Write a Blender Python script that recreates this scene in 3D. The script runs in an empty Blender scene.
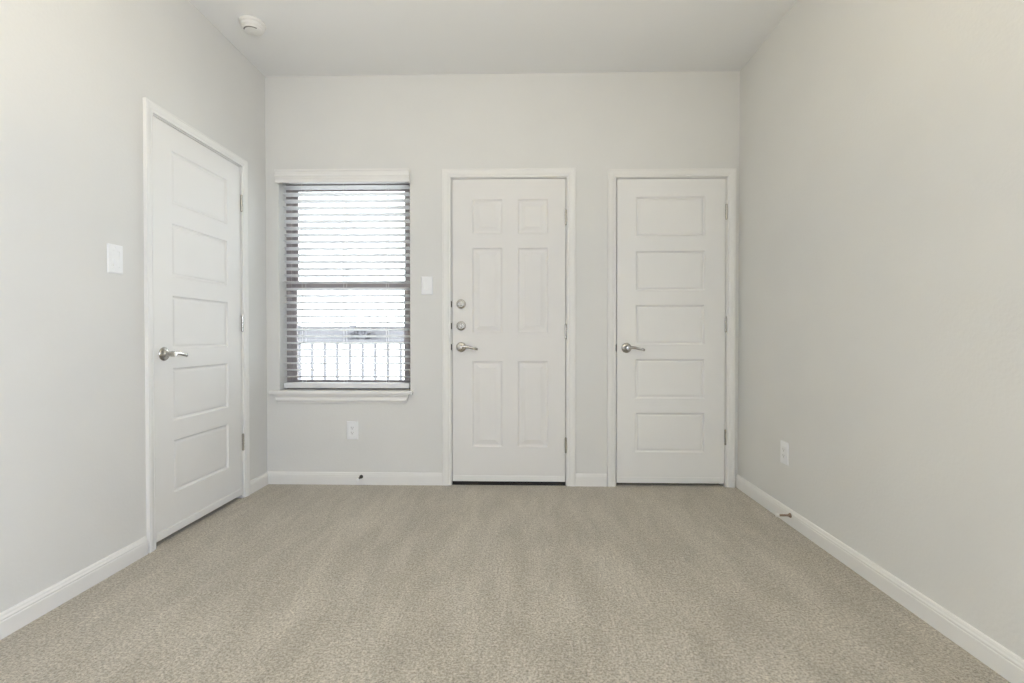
import bpy, bmesh, math, random
from mathutils import Vector, Matrix

random.seed(7)
S = bpy.context.scene
PI = math.pi

# ------------------------------------------------------------------ camera, sky, light, exposure
CAM_H, YAW, PITCH, FPX = 1.0054, 0.0233, -0.0116, 482.5
cd = bpy.data.cameras.new('camera')
cd.sensor_fit = 'HORIZONTAL'
cd.sensor_width = 36.0
cd.lens = 36.0 * FPX / 1024.0
cd.clip_start = 0.02
cam = bpy.data.objects.new('camera', cd)
S.collection.objects.link(cam)
cam.location = (0, 0, CAM_H)
cam.rotation_euler = (PI / 2 + PITCH, 0, YAW)
S.camera = cam

SKY_STRENGTH = 8.0
w = bpy.data.worlds.new('sky')
S.world = w
w.use_nodes = True
bg = w.node_tree.nodes['Background']
bg.inputs['Color'].default_value = (0.90, 0.95, 1.0, 1)
bg.inputs['Strength'].default_value = SKY_STRENGTH

S.view_settings.view_transform = 'Standard'
S.view_settings.look = 'None'
S.view_settings.gamma = 1.0
S.view_settings.use_curve_mapping = False
S.view_settings.exposure = 0.0

# room: x = left / right, y = depth (camera at 0), z = up, carpet at z = 0
XL, XR, YB, YF, ZC = -1.741, 1.427, 3.2337, -2.9, 2.752


def portal(name, loc, rot, sx, sy):
    """sky-light portal: only tells the renderer where daylight comes in"""
    l = bpy.data.lights.new(name, 'AREA')
    l.shape = 'RECTANGLE'
    l.size, l.size_y = sx, sy
    l.cycles.is_portal = True
    o = bpy.data.objects.new(name, l)
    o.location, o.rotation_euler = loc, rot
    S.collection.objects.link(o)


WIN = (-1.652, -0.761, 0.632, 2.085)            # window in the back wall: x0, x1, z0, z1
SIDE = (-2.10, -0.70, 0.75, 2.10)                # added window in the right wall, behind the camera: y0, y1, z0, z1
portal('window_daylight', ((WIN[0] + WIN[1]) / 2, YB + 0.2, (WIN[2] + WIN[3]) / 2), (-PI / 2, 0, 0),
       WIN[1] - WIN[0], WIN[3] - WIN[2])
# fill light added just inside the side window behind the viewer, coloured as daylight
rl = bpy.data.lights.new('side_fill', 'AREA')
rl.shape = 'RECTANGLE'
rl.size, rl.size_y = 0.9, 1.0
rl.energy = 76.0
rl.color = (0.68, 0.765, 1.0)
ro = bpy.data.objects.new('side_fill', rl)
ro.location = (XR - 0.02, (SIDE[0] + SIDE[1]) / 2, (SIDE[2] + SIDE[3]) / 2)
ro.rotation_euler = (PI / 2, 0, PI / 2)
S.collection.objects.link(ro)


up = bpy.data.lights.new('uplight_fill', 'AREA')               # added fill light without a fixture, washing the ceiling near the viewer
up.shape, up.size, up.energy, up.color = 'DISK', 0.4, 39.0, (1.0, 0.84, 0.53)
uo = bpy.data.objects.new('uplight_fill', up)
uo.location, uo.rotation_euler = (-0.35, 0.25, 1.60), (PI, 0, 0)
S.collection.objects.link(uo)
tl = bpy.data.lights.new('low_fill', 'POINT')             # unseen fill light added behind the viewer to brighten the lower walls
tl.energy, tl.color, tl.shadow_soft_size = 17.0, (1.0, 0.965, 0.88), 0.2
to = bpy.data.objects.new('low_fill', tl)
to.location = (0.0, -0.35, 1.0)
S.collection.objects.link(to)


# ------------------------------------------------------------------ materials
def mat(name, col, rough=0.5, metal=0.0, bump=0.0, bscale=100.0, bdist=0.001, vary=0.0, vscale=4.0, detail=3.0, spec=0.5):
    m = bpy.data.materials.new(name)
    m.use_nodes = True
    nt = m.node_tree
    b = nt.nodes['Principled BSDF']
    b.inputs['Base Color'].default_value = (*col, 1)
    b.inputs['Roughness'].default_value = rough
    b.inputs['Metallic'].default_value = metal
    b.inputs['Specular IOR Level'].default_value = spec
    tc = nt.nodes.new('ShaderNodeTexCoord')
    if vary:
        n = nt.nodes.new('ShaderNodeTexNoise')
        n.inputs['Scale'].default_value = vscale
        n.inputs['Detail'].default_value = 4
        r = nt.nodes.new('ShaderNodeValToRGB')
        r.color_ramp.elements[0].position = 0.3
        r.color_ramp.elements[1].position = 0.7
        r.color_ramp.elements[0].color = (*[c * (1 - vary) for c in col], 1)
        r.color_ramp.elements[1].color = (*[min(1, c * (1 + vary)) for c in col], 1)
        nt.links.new(tc.outputs['Object'], n.inputs['Vector'])
        nt.links.new(n.outputs['Fac'], r.inputs['Fac'])
        nt.links.new(r.outputs['Color'], b.inputs['Base Color'])
    if bump:
        n = nt.nodes.new('ShaderNodeTexNoise')
        n.inputs['Scale'].default_value = bscale
        n.inputs['Detail'].default_value = detail
        bp = nt.nodes.new('ShaderNodeBump')
        bp.inputs['Strength'].default_value = bump
        bp.inputs['Distance'].default_value = bdist
        nt.links.new(tc.outputs['Object'], n.inputs['Vector'])
        nt.links.new(n.outputs['Fac'], bp.inputs['Height'])
        nt.links.new(bp.outputs['Normal'], b.inputs['Normal'])
    return m


M = {}
M['wall'] = mat('wall_paint', (0.745, 0.745, 0.722), 0.75, bump=0.35, bscale=75, bdist=0.002, vary=0.012, vscale=3, spec=0.25)
M['ceiling'] = mat('ceiling_paint', (0.87, 0.88, 0.885), 0.9, bump=0.25, bscale=70, bdist=0.002, spec=0.2)
M['trim'] = mat('trim_paint', (0.83, 0.825, 0.80), 0.5, spec=0.3, bump=0.05, bscale=40, vary=0.008, vscale=6)
M['door'] = mat('door_paint', (0.84, 0.836, 0.812), 0.55, spec=0.25, bump=0.06, bscale=60, vary=0.008, vscale=5)
M['steel_door'] = mat('steel_door_paint', (0.795, 0.786, 0.763), 0.55, spec=0.25, bump=0.05, bscale=60, vary=0.008, vscale=5)
M['plate'] = mat('switch_plastic', (0.87, 0.88, 0.885), 0.35, vary=0.01)
M['plate_shadow'] = mat('plastic_slot', (0.22, 0.215, 0.205), 0.6, vary=0.02)
M['nickel'] = mat('satin_nickel', (0.50, 0.485, 0.45), 0.23, 1.0, bump=0.04, bscale=300)
M['dark_nickel'] = mat('dull_nickel', (0.10, 0.095, 0.085), 0.45, 0.8, bump=0.04, bscale=300)
M['bronze'] = mat('aged_bronze', (0.30, 0.23, 0.17), 0.38, 0.9, bump=0.05, bscale=200)
M['rubber'] = mat('black_rubber', (0.018, 0.016, 0.014), 0.7, bump=0.1, bscale=90)
M['white_rubber'] = mat('white_rubber', (0.8, 0.79, 0.76), 0.6, vary=0.02)
M['blind'] = mat('blind_slat', (0.80, 0.80, 0.805), 0.5, vary=0.01, vscale=20)
M['cord'] = mat('white_cord', (0.82, 0.81, 0.79), 0.9, bump=0.3, bscale=500)
M['frame'] = mat('window_frame_paint', (0.30, 0.27, 0.268), 0.5, vary=0.03, vscale=12)
M['rail'] = mat('railing_metal', (0.115, 0.113, 0.125), 0.6, vary=0.04, vscale=15)
M['concrete'] = mat('pale_concrete', (0.72, 0.71, 0.68), 0.9, bump=0.2, bscale=25, bdist=0.01, vary=0.05, vscale=1.5)
M['stucco'] = mat('pale_stucco', (0.108, 0.106, 0.115), 0.9, bump=0.3, bscale=30, bdist=0.01, vary=0.06, vscale=1.2)
M['leaf'] = mat('dark_foliage', (0.09, 0.088, 0.098), 0.8, vary=0.15, vscale=6)
M['detector'] = mat('detector_plastic', (0.80, 0.795, 0.775), 0.4, vary=0.008)


def carpet_material():
    m = bpy.data.materials.new('carpet_pile')
    m.use_nodes = True
    nt = m.node_tree
    b = nt.nodes['Principled BSDF']
    b.inputs['Roughness'].default_value = 1.0
    b.inputs['Specular IOR Level'].default_value = 0.05
    b.inputs['Sheen Weight'].default_value = 0.5
    b.inputs['Sheen Roughness'].default_value = 0.6
    b.inputs['Sheen Tint'].default_value = (0.95, 0.9, 0.82, 1)
    tc = nt.nodes.new('ShaderNodeTexCoord')

    def noise(scale, detail=2.0, rough=0.5, sx=1.0, sy=1.0, rot=0.0, dist=0.0):
        mp = nt.nodes.new('ShaderNodeMapping')
        mp.inputs['Scale'].default_value = (sx, sy, 1)
        mp.inputs['Rotation'].default_value = (0, 0, rot)
        n = nt.nodes.new('ShaderNodeTexNoise')
        n.inputs['Scale'].default_value = scale
        n.inputs['Detail'].default_value = detail
        n.inputs['Roughness'].default_value = rough
        n.inputs['Distortion'].default_value = dist
        nt.links.new(tc.outputs['Object'], mp.inputs['Vector'])
        nt.links.new(mp.outputs['Vector'], n.inputs['Vector'])
        return n.outputs['Fac']

    def ramp(src, p0, c0, p1, c1):
        r = nt.nodes.new('ShaderNodeValToRGB')
        r.color_ramp.elements[0].position, r.color_ramp.elements[1].position = p0, p1
        r.color_ramp.elements[0].color, r.color_ramp.elements[1].color = (*c0, 1), (*c1, 1)
        nt.links.new(src, r.inputs['Fac'])
        return r.outputs['Color']

    def mult(a, c, fac=1.0):
        x = nt.nodes.new('ShaderNodeMixRGB')
        x.blend_type = 'MULTIPLY'
        x.inputs['Fac'].default_value = fac
        nt.links.new(a, x.inputs['Color1'])
        nt.links.new(c, x.inputs['Color2'])
        return x.outputs['Color']

    tuft = ramp(noise(125, 5.0, 0.82), 0.36, (0.175, 0.16, 0.128), 0.64, (0.80, 0.745, 0.63))
    fleck = ramp(noise(48, 3.0, 0.7), 0.36, (0.80, 0.79, 0.775), 0.64, (1.0, 1.0, 1.0))
    lay = ramp(noise(2.4, 3.0, 0.55, 1.9, 0.62, 0.12, 0.4), 0.40, (0.85, 0.843, 0.83), 0.64, (1.0, 1.0, 1.0))  # vacuum streaks, here and below: pile-direction shading painted into the colour
    lay2 = ramp(noise(5.0, 3.0, 0.6, 2.4, 0.6, -0.28, 0.5), 0.42, (0.89, 0.886, 0.878), 0.60, (1.0, 1.0, 1.0))
    nt.links.new(mult(mult(mult(tuft, fleck), lay), lay2), b.inputs['Base Color'])
    bp = nt.nodes.new('ShaderNodeBump')
    bp.inputs['Strength'].default_value = 0.6
    bp.inputs['Distance'].default_value = 0.004
    nt.links.new(noise(125, 5.0, 0.82), bp.inputs['Height'])
    nt.links.new(bp.outputs['Normal'], b.inputs['Normal'])
    return m


def glass_material():
    m = bpy.data.materials.new('window_glass')
    m.use_nodes = True
    nt = m.node_tree
    nt.nodes.clear()
    out = nt.nodes.new('ShaderNodeOutputMaterial')
    mix = nt.nodes.new('ShaderNodeMixShader')
    tr = nt.nodes.new('ShaderNodeBsdfTransparent')
    tr.inputs['Color'].default_value = (0.96, 0.975, 0.97, 1)
    gl = nt.nodes.new('ShaderNodeBsdfGlossy')
    gl.inputs['Roughness'].default_value = 0.02
    fr = nt.nodes.new('ShaderNodeFresnel')
    fr.inputs['IOR'].default_value = 1.45
    nt.links.new(fr.outputs[0], mix.inputs[0])
    nt.links.new(tr.outputs[0], mix.inputs[1])
    nt.links.new(gl.outputs[0], mix.inputs[2])
    nt.links.new(mix.outputs[0], out.inputs['Surface'])
    return m


M['carpet'] = carpet_material()
M['glass'] = glass_material()


# ------------------------------------------------------------------ mesh helpers
def link(name, bm, m, parent=None, smooth=False, loc=None, rz=None, recalc=True):
    if recalc:
        bmesh.ops.recalc_face_normals(bm, faces=bm.faces)
    me = bpy.data.meshes.new(name)
    bm.to_mesh(me)
    bm.free()
    me.materials.append(m)
    if smooth:
        for p in me.polygons:
            p.use_smooth = True
        try:
            me.set_sharp_from_angle(angle=math.radians(35))
        except Exception:
            pass
    o = bpy.data.objects.new(name, me)
    S.collection.objects.link(o)
    if parent is not None:
        o.parent = parent
    if loc is not None:
        o.location = loc
    if rz is not None:
        o.rotation_euler = (0, 0, rz)
    return o


def empty(name, loc, rz=0.0):
    o = bpy.data.objects.new(name, None)
    o.empty_display_size = 0.05
    S.collection.objects.link(o)
    o.location = loc
    o.rotation_euler = (0, 0, rz)
    return o


def tag(o, label=None, cat=None, group=None, kind=None):
    if label:
        o['label'] = label
    if cat:
        o['category'] = cat
    if group:
        o['group'] = group
    if kind:
        o['kind'] = kind
    return o


def box(bm, x0, x1, y0, y1, z0, z1, bev=0.0, seg=2):
    vs = [bm.verts.new((x, y, z)) for z in (z0, z1) for y in (y0, y1) for x in (x0, x1)]
    q = [(0, 2, 3, 1), (4, 5, 7, 6), (0, 1, 5, 4), (2, 6, 7, 3), (0, 4, 6, 2), (1, 3, 7, 5)]
    fs = [bm.faces.new([vs[i] for i in f]) for f in q]
    if bev:
        es = list({e for f in fs for e in f.edges})
        bmesh.ops.bevel(bm, geom=es, offset=bev, segments=seg, profile=0.5, affect='EDGES', clamp_overlap=True)
    return fs


def lathe(bm, prof, mtx=Matrix(), n=32):
    """prof: (radius, height) pairs, spun about local z"""
    rings = []
    for r, h in prof:
        if r < 1e-6:
            rings.append([bm.verts.new(mtx @ Vector((0, 0, h)))])
        else:
            rings.append([bm.verts.new(mtx @ Vector((r * math.cos(2 * PI * k / n), r * math.sin(2 * PI * k / n), h))) for k in range(n)])
    for a, b in zip(rings, rings[1:]):
        for k in range(n):
            k2 = (k + 1) % n
            if len(a) == 1 and len(b) == 1:
                continue
            if len(a) == 1:
                bm.faces.new((a[0], b[k], b[k2]))
            elif len(b) == 1:
                bm.faces.new((a[k], b[0], a[k2]))
            else:
                bm.faces.new((a[k], b[k], b[k2], a[k2]))


def tube(bm, pts, radii, n=12, flat=1.0, side=Vector((0, 0, 1))):
    """swept round / oval section along pts; flat squeezes the section across 'side'"""
    pts = [Vector(p) for p in pts]
    if not hasattr(radii, '__len__'):
        radii = [radii] * len(pts)
    rings = []
    for i, p in enumerate(pts):
        d = (pts[min(i + 1, len(pts) - 1)] - pts[max(i - 1, 0)]).normalized()
        u = d.cross(side)
        if u.length < 1e-4:
            u = d.cross(Vector((1, 0, 0)))
        u.normalize()
        v = u.cross(d).normalized()
        rings.append([bm.verts.new(p + radii[i] * (flat * math.cos(2 * PI * k / n) * u + math.sin(2 * PI * k / n) * v)) for k in range(n)])
    for a, b in zip(rings, rings[1:]):
        for k in range(n):
            bm.faces.new((a[k], a[(k + 1) % n], b[(k + 1) % n], b[k]))
    bm.faces.new(rings[0])
    bm.faces.new(list(reversed(rings[-1])))


OUT = Matrix.Rotation(PI / 2, 4, 'X')           # local z of a lathe -> -y, i.e. out of a wall into the room


def at(x, y, z, m=OUT):
    return Matrix.Translation((x, y, z)) @ m


def strip(bm, prof, x0, x1, back=True):
    """extrude a (projection, height) profile along local x; projection goes towards -y"""
    a = [bm.verts.new((x0, -p, h)) for p, h in prof]
    b = [bm.verts.new((x1, -p, h)) for p, h in prof]
    n = len(prof)
    for i in range(n):
        j = (i + 1) % n
        bm.faces.new((a[i], a[j], b[j], b[i]))
    bm.faces.new(a)
    bm.faces.new(list(reversed(b)))


def grid_wall(name, u0, u1, h0, h1, T, holes, loc, rz, m):
    """wall in local x-z plane, room side y=0, thickness T; holes: (x0,x1,z0,z1,through)"""
    bm = bmesh.new()
    xs = sorted({u0, u1, *[v for h in holes for v in h[:2]]})
    zs = sorted({h0, h1, *[v for h in holes for v in h[2:4]]})
    cache = {}

    def V(x, y, z):
        k = (round(x, 5), round(y, 5), round(z, 5))
        if k not in cache:
            cache[k] = bm.verts.new((x, y, z))
        return cache[k]

    def state(i, j):
        if i < 0 or j < 0 or i >= len(xs) - 1 or j >= len(zs) - 1:
            return 'out'
        cx, cz = (xs[i] + xs[i + 1]) / 2, (zs[j] + zs[j + 1]) / 2
        for h in holes:
            if h[0] < cx < h[1] and h[2] < cz < h[3]:
                return 'open' if h[4] else 'niche'
        return 'solid'

    for i in range(len(xs) - 1):
        for j in range(len(zs) - 1):
            s = state(i, j)
            x0, x1, z0, z1 = xs[i], xs[i + 1], zs[j], zs[j + 1]
            if s == 'solid':
                bm.faces.new((V(x0, 0, z0), V(x1, 0, z0), V(x1, 0, z1), V(x0, 0, z1)))
            if s in ('solid', 'niche'):
                bm.faces.new((V(x0, T, z0), V(x0, T, z1), V(x1, T, z1), V(x1, T, z0)))
            if s == 'solid':
                for di, dj, a, b in ((-1, 0, (x0, z0), (x0, z1)), (1, 0, (x1, z1), (x1, z0)), (0, -1, (x1, z0), (x0, z0)), (0, 1, (x0, z1), (x1, z1))):
                    if state(i + di, j + dj) != 'solid':
                        bm.faces.new((V(a[0], 0, a[1]), V(b[0], 0, b[1]), V(b[0], T, b[1]), V(a[0], T, a[1])))
    o = link(name, bm, m, loc=loc, rz=rz)
    return o


# ------------------------------------------------------------------ the room shell
GAP, JAMB, REVEAL, CASE = 0.0042, 0.018, 0.005, 0.057
# leaves in wall coordinates: (latch edge, hinge edge, bottom, top)
D_ENTRY = (-0.4765, 0.2820, 0.026, 2.054)
D_CLOSET = (0.6240, 1.3390, 0.022, 2.047)
D_LEFT = (2.2360, 2.9400, 0.024, 2.041)


def rough_hole(d):
    g = GAP + JAMB
    return (d[0] - g, d[1] + g, -0.02, d[3] + g, False)


fl = bmesh.new()
box(fl, XL - 0.2, XR + 0.2, YF - 0.16, YB + 0.16, -0.10, 0.0)
tag(link('floor', fl, M['carpet']), 'beige cut pile carpet covering the whole floor', 'floor', kind='structure')
ce = bmesh.new()
box(ce, XL - 0.2, XR + 0.2, YF - 0.16, YB + 0.16, ZC, ZC + 0.12)
tag(link('ceiling', ce, M['ceiling']), 'flat pale ceiling above the room', 'ceiling', kind='structure')

hz0, hz1 = -0.05, ZC + 0.05
tag(grid_wall('wall_back', XL - 0.16, XR + 0.16, hz0, hz1, 0.16,
              [rough_hole(D_ENTRY), rough_hole(D_CLOSET), (*WIN, True)], (0, YB, 0), 0, M['wall']),
    'pale greige back wall with window, front door and closet door', 'wall', kind='structure')
tag(grid_wall('wall_left', YF, YB, hz0, hz1, 0.16, [rough_hole(D_LEFT)], (XL, 0, 0), PI / 2, M['wall']),
    'pale greige left wall with a five panel door', 'wall', kind='structure')
tag(grid_wall('wall_right', -YB, -YF, hz0, hz1, 0.16, [(-SIDE[1], -SIDE[0], SIDE[2], SIDE[3], True)], (XR, 0, 0), -PI / 2, M['wall']),
    'bare greige right wall with one low outlet', 'wall', kind='structure')
tag(grid_wall('wall_front', -XR - 0.16, -XL + 0.16, hz0, hz1, 0.16, [], (0, YF, 0), PI, M['wall']),
    'plain greige wall behind the viewer', 'wall', kind='structure')

# baseboards ---------------------------------------------------------------
BB = [(0, -0.01), (0.0135, -0.01), (0.0135, 0.056), (0.0115, 0.059), (0.0125, 0.062), (0.0125, 0.066), (0.0095, 0.071),
      (0.0085, 0.0765), (0.006, 0.0815), (0, 0.083)]


def baseboard(name, x0, x1, loc, rz, label):
    bm = bmesh.new()
    strip(bm, BB, x0, x1)
    return tag(link(name, bm, M['trim'], loc=loc, rz=rz), label, 'baseboard', kind='structure')


cw = GAP + REVEAL + CASE
baseboard('baseboard_back', XL, D_ENTRY[0] - cw, (0, YB, 0), 0, 'white baseboard under the window on the back wall')
baseboard('baseboard_back', D_ENTRY[1] + cw, D_CLOSET[0] - cw, (0, YB, 0), 0, 'short white baseboard between front door and closet door')
baseboard('baseboard_left', YF, D_LEFT[0] - cw, (XL, 0, 0), PI / 2, 'long white baseboard on the left wall in front of its door')
baseboard('baseboard_left', D_LEFT[1] + cw, YB, (XL, 0, 0), PI / 2, 'short white baseboard between left door and the corner')
baseboard('baseboard_right', -YB, -YF, (XR, 0, 0), -PI / 2, 'long white baseboard along the right wall')

# ------------------------------------------------------------------ doors
CASING = [(0.0, 0.0), (0.0, 0.009), (0.002, 0.011), (0.010, 0.0115), (0.012, 0.0095), (0.0145, 0.0105), (0.020, 0.0135),
          (0.033, 0.0155), (0.044, 0.0160), (0.046, 0.0145), (0.049, 0.0165), (0.055, 0.0165), (0.057, 0.0145), (0.057, 0.0)]


def casing(name, d, loc, rz, label, strike=(), ks=1.0):
    x0, x1, zt = d[0] - GAP - REVEAL, d[1] + GAP + REVEAL, d[3] + GAP + REVEAL
    bm = bmesh.new()
    rows = []
    for s, t in CASING:
        s *= ks
        rows.append([bm.verts.new(v) for v in ((x0 - s, -t, -0.01), (x0 - s, -t, zt + s), (x1 + s, -t, zt + s), (x1 + s, -t, -0.01))])
    n = len(rows)
    for i in range(n):
        a, b = rows[i], rows[(i + 1) % n]
        for k in range(3):
            bm.faces.new((a[k], a[k + 1], b[k + 1], b[k]))
    bm.faces.new([r[0] for r in rows])
    bm.faces.new([r[3] for r in reversed(rows)])
    c = tag(link(name, bm, M['trim'], loc=loc, rz=rz), label, 'door casing', kind='structure')
    bm = bmesh.new()
    a0, a1, at_ = d[0] - GAP, d[1] + GAP, d[3] + GAP
    e = 0.0004
    for yy0, yy1, t in ((e, 0.13, 0.0), (0.046, 0.085, 0.012)):
        box(bm, a0 - JAMB + e, a0 + t, yy0, yy1, -0.01, at_ + JAMB - e)
        box(bm, a1 - t, a1 + JAMB - e, yy0, yy1, -0.01, at_ + JAMB - e)
        box(bm, a0 + t, a1 - t, yy0, yy1, at_ - t, at_ + JAMB - e)
    j = link('door_jamb', bm, M['trim'], c)
    for z, h in strike:
        bm = bmesh.new()
        box(bm, a0 - 0.0055, a0 + 0.0014, -0.0016, 0.004, z - 0.36 * h, z + 0.36 * h, 0.0005, 1)
        link('strike_plate', bm, M['dark_nickel'], c)
    return c


def leaf(name, d, panels, rings, m, loc, rz, thick=0.040):
    """door leaf with moulded panels; rings: (inset, depth) loops of every panel"""
    bm = bmesh.new()
    y0 = 0.001
    x0, x1, z0, z1 = d
    xs = sorted({x0, x1, *[v for p in panels for v in p[:2]]})
    zs = sorted({z0, z1, *[v for p in panels for v in p[2:]]})
    cache = {}

    def V(x, z):
        k = (round(x, 5), round(z, 5))
        if k not in cache:
            cache[k] = bm.verts.new((x, y0, z))
        return cache[k]

    for i in range(len(xs) - 1):
        for j in range(len(zs) - 1):
            cx, cz = (xs[i] + xs[i + 1]) / 2, (zs[j] + zs[j + 1]) / 2
            if any(p[0] < cx < p[1] and p[2] < cz < p[3] for p in panels):
                continue
            bm.faces.new((V(xs[i], zs[j]), V(xs[i + 1], zs[j]), V(xs[i + 1], zs[j + 1]), V(xs[i], zs[j + 1])))
    # rim and back
    def border():
        b = [(x, z0) for x in xs] + [(x1, z) for z in zs[1:]] + [(x, z1) for x in reversed(xs[:-1])] + [(x0, z) for z in reversed(zs[1:-1])]
        return b
    bd = border()
    back = [bm.verts.new((x, y0 + thick, z)) for x, z in bd]
    n = len(bd)
    for k in range(n):
        k2 = (k + 1) % n
        bm.faces.new((V(*bd[k]), back[k], back[k2], V(*bd[k2])))
    bm.faces.new(list(reversed(back)))
    for p in panels:
        prev = None
        for ins, dep in rings:
            if prev is None:
                prev = [V(p[0], p[2]), V(p[1], p[2]), V(p[1], p[3]), V(p[0], p[3])]
                if ins == 0 and dep == 0:
                    continue
            cur = [bm.verts.new(v) for v in ((p[0] + ins, y0 + dep, p[2] + ins), (p[1] - ins, y0 + dep, p[2] + ins),
                                             (p[1] - ins, y0 + dep, p[3] - ins), (p[0] + ins, y0 + dep, p[3] - ins))]
            for k in range(4):
                bm.faces.new((prev[k], prev[(k + 1) % 4], cur[(k + 1) % 4], cur[k]))
            prev = cur
        bm.faces.new(prev)
    bmesh.ops.remove_doubles(bm, verts=bm.verts, dist=1e-5)
    o = link(name, bm, m, loc=loc, rz=rz)
    return o


def hinges(door, d, zs, h=0.098):
    x = d[1] + GAP / 2
    for z in zs:
        bm = bmesh.new()
        tube(bm, [(x, -0.0065, z - h / 2), (x, -0.0065, z + h / 2)], 0.0068, 14)
        for k in (-0.3, -0.1, 0.1, 0.3):                       # knuckle joints
            tube(bm, [(x, -0.0065, z + k * h - 0.0012), (x, -0.0065, z + k * h + 0.0012)], 0.0074, 14)
        box(bm, x - 0.0012, x + 0.0012, -0.006, 0.022, z - h / 2, z + h / 2)
        hg = link('hinge', bm, M['nickel'], door, smooth=True)
        bm = bmesh.new()
        for s in (-1, 1):
            lathe(bm, [(0, s * (h / 2 + 0.004)), (0.004, s * (h / 2 + 0.0035)), (0.0055, s * (h / 2 + 0.001)), (0.0045, s * (h / 2 - 0.001))],
                  Matrix.Translation((x, -0.0065, z)), 12)
        link('hinge_pin', bm, M['nickel'], hg, smooth=True)


def door_handle(door, x, z, label='satin nickel lever handle with round rosette'):
    bm = bmesh.new()
    lathe(bm, [(0.0, 0.0), (0.033, 0.0), (0.0335, 0.003), (0.031, 0.0065), (0.026, 0.0088), (0.0165, 0.012), (0.0125, 0.018), (0.0118, 0.040), (0.0, 0.040)], at(x, 0.001, z))
    r = tag(link('door_handle', bm, M['nickel'], door, smooth=True), label)
    bm = bmesh.new()
    lathe(bm, [(0.0, 0.036), (0.0128, 0.036), (0.0135, 0.040), (0.0135, 0.054), (0.012, 0.058), (0.0, 0.0595)], at(x, 0.001, z), 24)
    pts, rr = [], []
    for k in range(15):
        t = k / 14
        px = x + 0.004 + 0.108 * t
        pz = z + 0.004 * math.sin(t * PI * 1.9) - 0.006 * t ** 3 - (0.006 * max(0, t - 0.86) / 0.14)
        py = -0.048 + 0.006 * math.sin(t * PI)
        if t > 0.85:
            py += 0.016 * (t - 0.85) / 0.15
        pts.append((px, py, pz))
        rr.append(0.0105 - 0.0035 * t + (0.0012 if t > 0.8 else 0))
    tube(bm, pts, rr, 12, 0.62)
    link('lever', bm, M['nickel'], r, smooth=True)


def deadbolt(door, x, z, kind):
    bm = bmesh.new()
    lathe(bm, [(0.0, 0.0), (0.0315, 0.0), (0.032, 0.004), (0.0285, 0.010), (0.022, 0.0125), (0.0205, 0.0105), (0.0, 0.0108)], at(x, 0.001, z))
    b = tag(link('deadbolt', bm, M['nickel'], door, smooth=True), 'round satin nickel deadbolt with ' + ('a thumb turn' if kind else 'a plain centre button'))
    bm = bmesh.new()
    if kind:
        lathe(bm, [(0.0, 0.010), (0.009, 0.010), (0.0085, 0.018), (0.0, 0.018)], at(x, 0.001, z), 20)
        box(bm, x - 0.0042, x + 0.0042, -0.036, -0.016, z - 0.017, z + 0.017, 0.003, 3)
        link('thumb_turn', bm, M['nickel'], b, smooth=True)
    else:
        lathe(bm, [(0.0, 0.0105), (0.0125, 0.0105), (0.013, 0.0145), (0.011, 0.0165), (0.0045, 0.017), (0.004, 0.0155), (0.0, 0.0155)], at(x, 0.001, z), 24)
        link('centre_button', bm, M['nickel'], b, smooth=True)


def latch(door, d, z, h=0.057):
    bm = bmesh.new()
    box(bm, d[0] - 0.0012, d[0] + 0.0008, 0.0032, 0.029, z - h / 2, z + h / 2, 0.0004, 1)
    link('latch_plate', bm, M['dark_nickel'], door)


PX = 1 / 149.2
# five-panel moulded doors: five equal flat panels
MOULD = [(0, 0), (0.0035, 0.0065), (0.009, 0.0100), (0.013, 0.0102), (0.019, 0.0068), (0.026, 0.0060)]


def five_panels(d):
    wv = d[1] - d[0]
    p = []
    top = d[3] - 0.118
    for k in range(5):
        zt = top - k * 0.3595
        p.append((d[0] + 0.1755 * wv, d[1] - 0.188 * wv, zt - 0.262, zt))
    return p


def sweep(door, d):
    bm = bmesh.new()
    strip(bm, [(0, d[2] + 0.0005), (0.0022, d[2] + 0.0005), (0.0035, d[2] + 0.004), (0.0035, d[2] + 0.036), (0.002, d[2] + 0.040), (0, d[2] + 0.040)], d[0] + 0.002, d[1] - 0.002)
    for v in bm.verts:
        v.co.y += 0.001
    return link('door_sweep', bm, M['door'], door)


back = ((0, YB, 0), 0)
left = ((XL, 0, 0), PI / 2)

d1 = leaf('door_1', D_LEFT, five_panels(D_LEFT), MOULD, M['door'], *left)
tag(d1, 'white five panel door in the left wall', 'door', kind='structure')
hinges(d1, D_LEFT, (1.822, 1.084, 0.348))
door_handle(d1, D_LEFT[0] + 0.062, 0.918)
latch(d1, D_LEFT, 0.918)
sweep(d1, D_LEFT)
casing('trim_1', D_LEFT, *left, 'white moulded casing around the left wall door', [(0.918, 0.057)], 0.82)

zt = lambda py: 1.0054 + 0.0 + (336.1 - py) * PX       # photo rows on the back wall -> height
six = []
for a, b in ((-0.341, -0.140), (-0.036, 0.165)):
    for za, zb in ((1.689, 1.918), (1.023, 1.594), (0.258, 0.836)):
        six.append((a, b, za, zb))
SIX = [(0, 0), (0.003, 0.0045), (0.010, 0.0090), (0.018, 0.0095), (0.022, 0.0085), (0.044, 0.0028), (0.046, 0.0016)]
d2 = leaf('door_2', D_ENTRY, six, SIX, M['steel_door'], *back, thick=0.044)
tag(d2, 'white six panel front door with two deadbolts', 'door', kind='structure')
hinges(d2, D_ENTRY, (1.795, 1.035, 0.274))
door_handle(d2, -0.417, 0.930)
deadbolt(d2, -0.417, 1.219, 0)
deadbolt(d2, -0.417, 1.072, 1)
for z in (0.930, 1.072, 1.219):
    latch(d2, D_ENTRY, z)
sweep(d2, D_ENTRY)
casing('trim_2', D_ENTRY, *back, 'white moulded casing around the six panel front door', [(0.930, 0.057), (1.072, 0.057), (1.219, 0.057)])
bm = bmesh.new()
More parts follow.
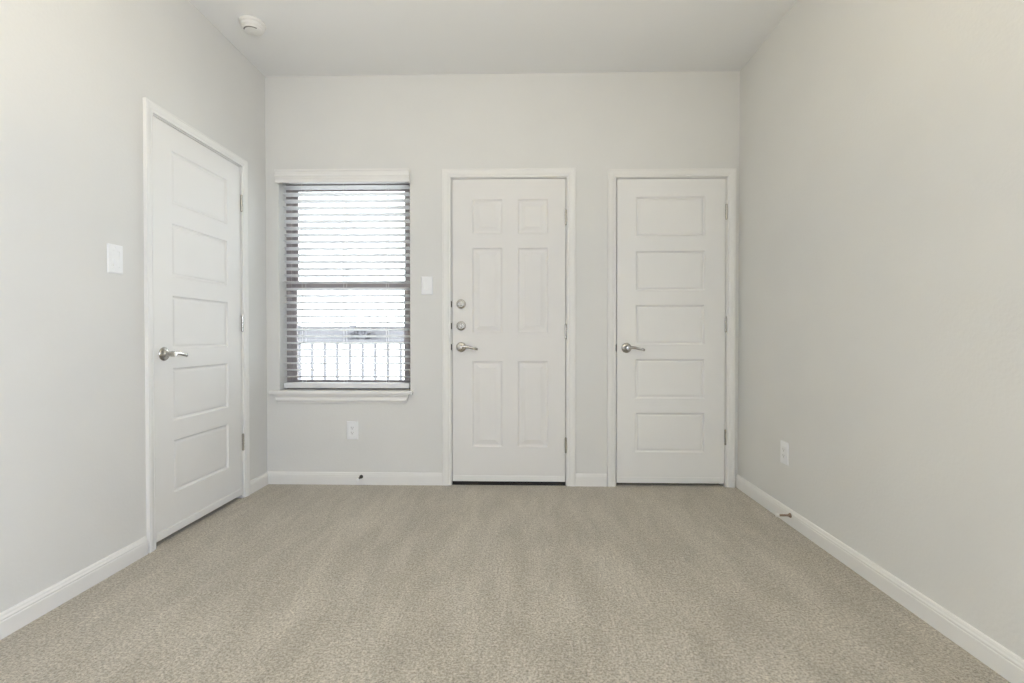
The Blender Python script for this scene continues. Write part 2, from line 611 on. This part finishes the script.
box(bm, D_ENTRY[0] - 0.0025, D_ENTRY[1] + 0.0025, 0.004, 0.125, -0.008, 0.012, 0.003, 2)
for yy in (0.012, 0.022, 0.032):
    box(bm, D_ENTRY[0] - 0.0025, D_ENTRY[1] + 0.0025, yy, yy + 0.005, 0.011, 0.019, 0.002, 2)
tag(link('trim_4', bm, M['rubber'], loc=(0, YB, 0)), 'black threshold strip beneath the front door', 'threshold', kind='structure')

d3 = leaf('door_3', D_CLOSET, five_panels(D_CLOSET), MOULD, M['door'], *back)
tag(d3, 'white five panel closet door in the back wall', 'door', kind='structure')
hinges(d3, D_CLOSET, (1.825, 1.081, 0.333))
door_handle(d3, D_CLOSET[0] + 0.064, 0.925)
latch(d3, D_CLOSET, 0.925)
sweep(d3, D_CLOSET)
casing('trim_3', D_CLOSET, *back, 'white moulded casing around the closet door', [(0.925, 0.057)], 0.93)

# ------------------------------------------------------------------ window, sill, blind
wx0, wx1, wz0, wz1 = WIN


def frame_rect(bm, x0, x1, z0, z1, wd, y0, y1, bev=0.0015):
    box(bm, x0, x0 + wd, y0, y1, z0, z1, bev, 1)
    box(bm, x1 - wd, x1, y0, y1, z0, z1, bev, 1)
    box(bm, x0 + wd, x1 - wd, y0, y1, z0, z0 + wd, bev, 1)
    box(bm, x0 + wd, x1 - wd, y0, y1, z1 - wd, z1, bev, 1)


e = 0.0005
zm = 1.350                                                     # meeting rail
bm = bmesh.new()
frame_rect(bm, wx0 + e, wx1 - e, wz0 + e, wz1 - e, 0.034, 0.100, 0.158)
for s in (0.112, 0.132):                                       # tracks on the frame jambs
    box(bm, wx0 + 0.034, wx0 + 0.040, s, s + 0.004, wz0 + 0.034, wz1 - 0.034)
    box(bm, wx1 - 0.040, wx1 - 0.034, s, s + 0.004, wz0 + 0.034, wz1 - 0.034)
win = tag(link('window_1', bm, M['frame'], loc=(0, YB, 0)), 'single hung window behind white horizontal blinds', 'window', kind='structure')
for nm, za, zb, y0, y1 in (('lower_sash', wz0 + 0.034, zm + 0.022, 0.106, 0.126), ('upper_sash', zm - 0.018, wz1 - 0.034, 0.130, 0.150)):
    bm = bmesh.new()
    frame_rect(bm, wx0 + 0.036, wx1 - 0.036, za, zb, 0.032, y0, y1)
    sh = link(nm, bm, M['frame'], win)
    bm = bmesh.new()
    box(bm, wx0 + 0.06, wx1 - 0.06, y0 + 0.008, y0 + 0.012, za + 0.028, zb - 0.028)
    link('pane', bm, M['glass'], sh)
bm = bmesh.new()
box(bm, -1.235, -1.175, 0.100, 0.112, zm + 0.0225, zm + 0.034, 0.003, 2)
link('sash_lock', bm, M['frame'], win)

# stool and apron
bm = bmesh.new()
box(bm, wx0 + 0.001, wx1 - 0.001, -0.002, 0.100, 0.612, wz0 + 0.004, 0.001, 1)
box(bm, -1.712, -0.741, -0.036, 0.0, 0.612, 0.636, 0.005, 3)
sill = tag(link('trim_5', bm, M['trim'], loc=(0, YB, 0)), 'white window stool and apron beneath the blinds', 'window sill', kind='structure')
bm = bmesh.new()
AP = [(0.026, 0.6118), (0.026, 0.604), (0.019, 0.598), (0.0175, 0.588), (0.0215, 0.576), (0.0205, 0.570), (0.013, 0.560), (0.0115, 0.552), (0.0, 0.550)]
a_, b_ = [], []
for p, z in AP:
    k = (0.6118 - z) / 0.062 * 0.026
    a_.append(((-1.684 + k, -p, z), (-0.768 - k, -p, z)))
ra = [(bm.verts.new(l), bm.verts.new(r)) for l, r in a_]
bl = (bm.verts.new((-1.684, 0.0, 0.6118)), bm.verts.new((-0.768, 0.0, 0.6118)))
ra.append(bl)
for i in range(len(ra)):
    j = (i + 1) % len(ra)
    bm.faces.new((ra[i][0], ra[i][1], ra[j][1], ra[j][0]))
bm.faces.new([r[0] for r in ra])
bm.faces.new([r[1] for r in reversed(ra)])
link('apron', bm, M['trim'], sill)

# horizontal blind
bx0, bx1 = -1.640, -0.776
SL0, SL1 = 0.030, 0.081                                        # slat front and back edge, measured into the recess
blind = tag(empty('window_blind', (0, YB, 0)), 'white horizontal slatted blind hanging open in the window', 'blind')
NS, PITCH_S = 29, 0.0463
Z_TOP = 2.021                                                 # uppermost slat
bm = bmesh.new()
for i in range(NS):
    z = Z_TOP - i * PITCH_S
    top, bot = [], []
    for k in range(9):
        t = k / 8
        y = SL0 + (SL1 - SL0) * t
        c = z + 0.0030 * (1 - (2 * t - 1) ** 2) - 0.0125 * (t - 0.5)
        th = 0.0016 if 0 < k < 8 else 0.0009
        top.append((y, c + th))
        bot.append((y, c - th))
    loop = top + bot[::-1]
    A = [bm.verts.new((bx0, y, q)) for y, q in loop]
    B = [bm.verts.new((bx1, y, q)) for y, q in loop]
    n = len(loop)
    for k in range(n):
        bm.faces.new((A[k], A[(k + 1) % n], B[(k + 1) % n], B[k]))
    bm.faces.new(A)
    bm.faces.new(list(reversed(B)))
link('slat_panel', bm, M['blind'], blind, smooth=True)
zr = Z_TOP - NS * PITCH_S                                      # bottom rail
bm = bmesh.new()
box(bm, bx0, bx1, SL0, SL1, 0.648, 0.684, 0.004, 3)
link('bottom_rail', bm, M['blind'], blind, smooth=True)
bm = bmesh.new()
box(bm, wx0 + 0.004, wx1 - 0.004, 0.002, 0.062, 2.047, 2.083, 0.002, 1)
link('headrail', bm, M['blind'], blind)
# valance with a moulded face and short returns
VAL = [(0.046, 2.027), (0.046, 2.034), (0.0415, 2.038), (0.0415, 2.050), (0.0455, 2.054), (0.0455, 2.062), (0.0495, 2.066), (0.0495, 2.074), (0.044, 2.079), (0.045, 2.096), (0.052, 2.104), (0.052, 2.112), (0.036, 2.112), (0.036, 2.027)]
bm = bmesh.new()
strip(bm, VAL, -1.656, -0.757)
box(bm, -1.656, -1.646, -0.036, -0.0006, 2.029, 2.110)
box(bm, -0.767, -0.757, -0.036, -0.0006, 2.029, 2.110)
link('valance', bm, M['trim'], blind)
for lx in (-1.508, -1.222, -0.930):
    bm = bmesh.new()
    for y in (SL0 - 0.002, SL1 + 0.002):
        tube(bm, [(lx, y, zr + 0.005), (lx, y, 2.049)], 0.0011, 6)
    for i in range(NS):
        z = Z_TOP - i * PITCH_S - 0.0035
        tube(bm, [(lx, SL0 - 0.002, z + 0.0062), (lx, (SL0 + SL1) / 2, z + 0.0018), (lx, SL1 + 0.002, z - 0.0062)], 0.0007, 5, side=Vector((1, 0, 0)))
    link('ladder_cord', bm, M['cord'], blind)

# ------------------------------------------------------------------ wall plates
PW, PH = 0.078, 0.123


def plate(root):
    bm = bmesh.new()
    # bevelled plate with a rectangular opening for the insert
    o = [(PW / 2, PH / 2, 0.0), (PW / 2, PH / 2, 0.002), (PW / 2 - 0.004, PH / 2 - 0.004, 0.0055), (0.0175, 0.0345, 0.006), (0.0168, 0.0338, 0.004)]
    rings = [[bm.verts.new((sx * a, -t, sz * b)) for sx, sz in ((-1, -1), (1, -1), (1, 1), (-1, 1))] for a, b, t in o]
    for r, q in zip(rings, rings[1:]):
        for k in range(4):
            bm.faces.new((r[k], r[(k + 1) % 4], q[(k + 1) % 4], q[k]))
    bm.faces.new(rings[-1])
    p = link('cover_plate', bm, M['plate'], root)
    for s in (-1, 1):
        bm = bmesh.new()
        lathe(bm, [(0.0, 0.0058), (0.0032, 0.0058), (0.0028, 0.0068), (0.0, 0.0072)], at(0, 0, s * 0.0485), 14)
        link('screw', bm, M['plate'], p, smooth=True)
    return p


def light_switch(loc, rz, label):
    r = tag(empty('light_switch', loc, rz), label, 'switch', 'white rocker light switches')
    plate(r)
    bm = bmesh.new()
    # rocker pressed in at the top: two faces meeting in a ridge
    W_, H_ = 0.0160, 0.0330
    f = [(-H_, 0.0095), (-0.002, 0.0065), (0.002, 0.0062), (H_, 0.0048)]
    A = [bm.verts.new((-W_, -t, z)) for z, t in f]
    B = [bm.verts.new((W_, -t, z)) for z, t in f]
    A0 = [bm.verts.new((-W_, -0.0035, z)) for z, t in f]
    B0 = [bm.verts.new((W_, -0.0035, z)) for z, t in f]
    for k in range(3):
        bm.faces.new((A[k], B[k], B[k + 1], A[k + 1]))
        bm.faces.new((A[k], A[k + 1], A0[k + 1], A0[k]))
        bm.faces.new((B[k], B0[k], B0[k + 1], B[k + 1]))
    bm.faces.new((A[0], A0[0], B0[0], B[0]))
    bm.faces.new((A[3], B[3], B0[3], A0[3]))
    link('rocker', bm, M['plate'], r)
    return r


def outlet(loc, rz, label):
    r = tag(empty('power_outlet', loc, rz), label, 'outlet', 'white wall outlets')
    plate(r)
    bm = bmesh.new()
    box(bm, -0.0160, 0.0160, -0.0075, -0.0035, -0.0330, 0.0330, 0.0012, 2)
    f = link('receptacle', bm, M['plate'], r)
    for s in (-1, 1):
        bm = bmesh.new()
        zc = s * 0.0165
        box(bm, -0.0075, -0.0053, -0.0079, -0.0070, zc - 0.001, zc + 0.0075)
        box(bm, 0.0053, 0.0075, -0.0079, -0.0070, zc, zc + 0.0065)
        lathe(bm, [(0.0, 0.0070), (0.0028, 0.0070), (0.0028, 0.0079), (0.0, 0.0079)], at(0, 0, zc - 0.0065), 14)
        link('socket_slot', bm, M['plate_shadow'], f)
    return r


light_switch((-0.647, YB, 1.343), 0, 'white rocker switch between the window and the front door')
light_switch((XL, 2.021, 1.333), PI / 2, 'white rocker switch on the left wall beside its door')
outlet((-1.155, YB, 0.367), 0, 'white outlet low on the back wall under the window')
outlet((XR, 2.659, 0.368), -PI / 2, 'white outlet low on the right wall')


# ------------------------------------------------------------------ door stops
def door_stop(loc, rz, m, label):
    r = tag(empty('door_stop', loc, rz), label, 'door stop')
    bm = bmesh.new()
    lathe(bm, [(0.0, 0.0), (0.0125, 0.0), (0.0125, 0.003), (0.009, 0.007), (0.0068, 0.012), (0.0, 0.012)], at(0, 0, 0), 20)
    link('base', bm, m, r, smooth=True)
    bm = bmesh.new()
    prof = [(0.0, 0.011)]
    for k in range(12):
        prof += [(0.0048, 0.012 + k * 0.0042), (0.0058, 0.0141 + k * 0.0042)]
    prof += [(0.0048, 0.0625), (0.0, 0.0625)]
    lathe(bm, prof, at(0, 0, 0), 16)
    link('rod', bm, m, r, smooth=True)
    bm = bmesh.new()
    lathe(bm, [(0.0, 0.060), (0.0075, 0.060), (0.0082, 0.064), (0.0080, 0.073), (0.006, 0.0765), (0.0, 0.077)], at(0, 0, 0), 18)
    tag(link('rubber_tip', bm, M['white_rubber'] if m is M['bronze'] else M['plate'], r, smooth=True), 'white rubber tip')


door_stop((XR - 0.0135, 2.576, 0.056), -PI / 2, M['bronze'], 'bronze door stop with white tip on right wall baseboard')
door_stop((-1.092 + 0.0, YB - 0.0135, 0.056), 0, M['dark_nickel'], 'small dark door stop on the baseboard beneath the window')

# ------------------------------------------------------------------ smoke detector
sd = tag(empty('smoke_detector', (-1.512, 2.683, ZC), 0), 'round white smoke detector on the ceiling near left corner', 'smoke detector')
DN = Matrix.Rotation(PI, 4, 'X')
bm = bmesh.new()
lathe(bm, [(0.0, 0.0), (0.069, 0.0), (0.069, 0.008), (0.066, 0.012), (0.060, 0.013), (0.0, 0.0115)], DN, 48)
link('base', bm, M['detector'], sd, smooth=True)
bm = bmesh.new()
lathe(bm, [(0.0, 0.0125), (0.061, 0.0125), (0.061, 0.025), (0.059, 0.029), (0.056, 0.0305), (0.0, 0.0305)], DN, 48)
body = link('body', bm, M['detector'], sd, smooth=True)
bm = bmesh.new()
for k in range(34):                                            # smoke inlet ribs round the body
    a = 2 * PI * k / 34
    c, s = math.cos(a), math.sin(a)
    q = box(bm, 0.0597, 0.0618, -0.0016, 0.0016, -0.025, -0.0145)
    vs = {v for f in q for v in f.verts}
    for v in vs:
        x, y = v.co.x, v.co.y
        v.co.x, v.co.y = x * c - y * s, x * s + y * c
link('inlet_grille', bm, M['detector'], body)
bm = bmesh.new()
lathe(bm, [(0.0, 0.030), (0.054, 0.030), (0.0545, 0.036), (0.051, 0.041), (0.043, 0.044), (0.0, 0.0465)], DN, 48)
cap = link('cap', bm, M['detector'], sd, smooth=True)
bm = bmesh.new()
inner, outer = [], []
for k in range(21):                                            # curved sounder slot on the cap's far edge
    a = math.radians(208 + 118 * k / 20)
    for rr, lst in ((0.0400, inner), (0.0465, outer)):
        lst.append(bm.verts.new((rr * math.cos(a), rr * math.sin(a), -0.0452 if rr < 0.043 else -0.0432)))
for k in range(20):
    bm.faces.new((inner[k], inner[k + 1], outer[k + 1], outer[k]))
geo = bmesh.ops.extrude_face_region(bm, geom=list(bm.faces))
for v in [g for g in geo['geom'] if isinstance(g, bmesh.types.BMVert)]:
    v.co.z += 0.003
link('sounder_slot', bm, M['plate_shadow'], cap)
bm = bmesh.new()
lathe(bm, [(0.0, 0.045), (0.012, 0.0455), (0.012, 0.0480), (0.010, 0.0490), (0.0, 0.0492)], Matrix.Translation((0.0, 0.008, 0)) @ DN, 24)
link('test_button', bm, M['detector'], cap, smooth=True)

# ------------------------------------------------------------------ side window added behind the viewer, at the fill light
bm = bmesh.new()
rx0, rx1, rz0, rz1 = SIDE
frame_rect(bm, -rx1 + e, -rx0 - e, rz0 + e, rz1 - e, 0.045, 0.06, 0.15)
mx = -(rx0 + rx1) / 2
box(bm, mx - 0.02, mx + 0.02, 0.07, 0.14, rz0 + 0.045, rz1 - 0.045, 0.002, 1)
w2 = tag(link('added_window', bm, M['trim'], loc=(XR, 0, 0), rz=-PI / 2), 'unseen two pane window added in the right wall behind the viewer', 'window', kind='structure')
for a, b in ((-rx1 + 0.045, mx - 0.02), (mx + 0.02, -rx0 - 0.045)):
    bm = bmesh.new()
    box(bm, a, b, 0.10, 0.105, rz0 + 0.045, rz1 - 0.045)
    link('pane', bm, M['glass'], w2)

# ------------------------------------------------------------------ outside
bm = bmesh.new()
ys = (-60, YF - 0.17, YB + 0.17, YB + 2.2, 44, 120)
zz = (-0.12, -0.12, -0.12, -0.12, 0.35, 0.40)
rows = [[bm.verts.new((x, y, z)) for x in (-90, 90)] for y, z in zip(ys, zz)]
low = [[bm.verts.new((x, y, z - 0.4)) for x in (-90, 90)] for y, z in zip(ys, zz)]
for r in (rows, low):
    for a, b in zip(r, r[1:]):
        bm.faces.new((a[0], a[1], b[1], b[0]))
for k in (0, 1):
    for i in range(len(ys) - 1):
        bm.faces.new((rows[i][k], rows[i + 1][k], low[i + 1][k], low[i][k]))
bm.faces.new((rows[0][0], rows[0][1], low[0][1], low[0][0]))
bm.faces.new((rows[-1][0], rows[-1][1], low[-1][1], low[-1][0]))
tag(link('ground', bm, M['concrete']), 'sunlit pale paved ground outside the window', 'ground', kind='structure')

RY = YB + 1.62                                                 # porch railing
rail = tag(empty('porch_railing', (-1.6, RY, -0.12)), 'grey porch railing with upright balusters outside the window', 'railing')
rt = 0.945
bm = bmesh.new()
box(bm, -1.8, 1.6, -0.03, 0.03, rt + 0.12 - 0.012, rt + 0.12 + 0.022, 0.004, 2)
link('top_rail', bm, M['rail'], rail)
bm = bmesh.new()
box(bm, -1.8, 1.6, -0.018, 0.018, 0.08, 0.115, 0.003, 2)
link('bottom_rail', bm, M['rail'], rail)
for px in (-1.75, 1.55):
    bm = bmesh.new()
    box(bm, px - 0.04, px + 0.04, -0.04, 0.04, 0.0, rt + 0.19, 0.004, 2)
    box(bm, px - 0.05, px + 0.05, -0.05, 0.05, rt + 0.19, rt + 0.21, 0.006, 2)
    link('post', bm, M['rail'], rail)
for k in range(25):
    x = -1.578 + k * 0.1292
    bm = bmesh.new()
    box(bm, x - 0.0125, x + 0.0125, -0.0125, 0.0125, 0.112, rt + 0.12 - 0.010, 0.002, 1)
    link('baluster', bm, M['rail'], rail)

bm = bmesh.new()
box(bm, -40, 30, 42.0, 42.4, -0.1, 1.72)
box(bm, -40, 30, 41.93, 42.47, 1.72, 1.84, 0.02, 2)
for k in range(15):
    box(bm, -40 + 5 * k - 0.25, -40 + 5 * k + 0.25, 41.85, 42.5, -0.1, 1.95, 0.02, 1)
tag(link('boundary_wall', bm, M['stucco']), 'pale low boundary wall far beyond the porch railing', 'wall', kind='structure')

shrub = tag(empty('dark_shrub', (-13.65, 40.5, 0.30)), 'dark rounded shrub far beyond the porch railing', 'shrub')
bm = bmesh.new()
for k in range(900):
    a, ph = random.random() * 2 * PI, math.acos(1 - 1.6 * random.random())
    r = 0.8 + 0.25 * random.random()
    c = Vector((1.15 * r * math.sin(ph) * math.cos(a), 0.9 * r * math.sin(ph) * math.sin(a), 0.60 + 0.60 * r * math.cos(ph)))
    nrm = Vector((random.gauss(0, 1), random.gauss(0, 1), random.gauss(0.5, 1))).normalized()
    u = nrm.orthogonal().normalized() * 0.13
    v = nrm.cross(u) * 0.65
    bm.faces.new([bm.verts.new(c + q) for q in (-u, -v, u, v)])
link('foliage', bm, M['leaf'], shrub, recalc=False)
bm = bmesh.new()
for k in range(5):
    a = k * 1.3
    tube(bm, [(0.1 * math.cos(a), 0.1 * math.sin(a), -0.05), (0.35 * math.cos(a), 0.3 * math.sin(a), 0.4), (0.8 * math.cos(a), 0.5 * math.sin(a), 0.9)], [0.05, 0.035, 0.015], 8)
link('stem', bm, M['leaf'], shrub)
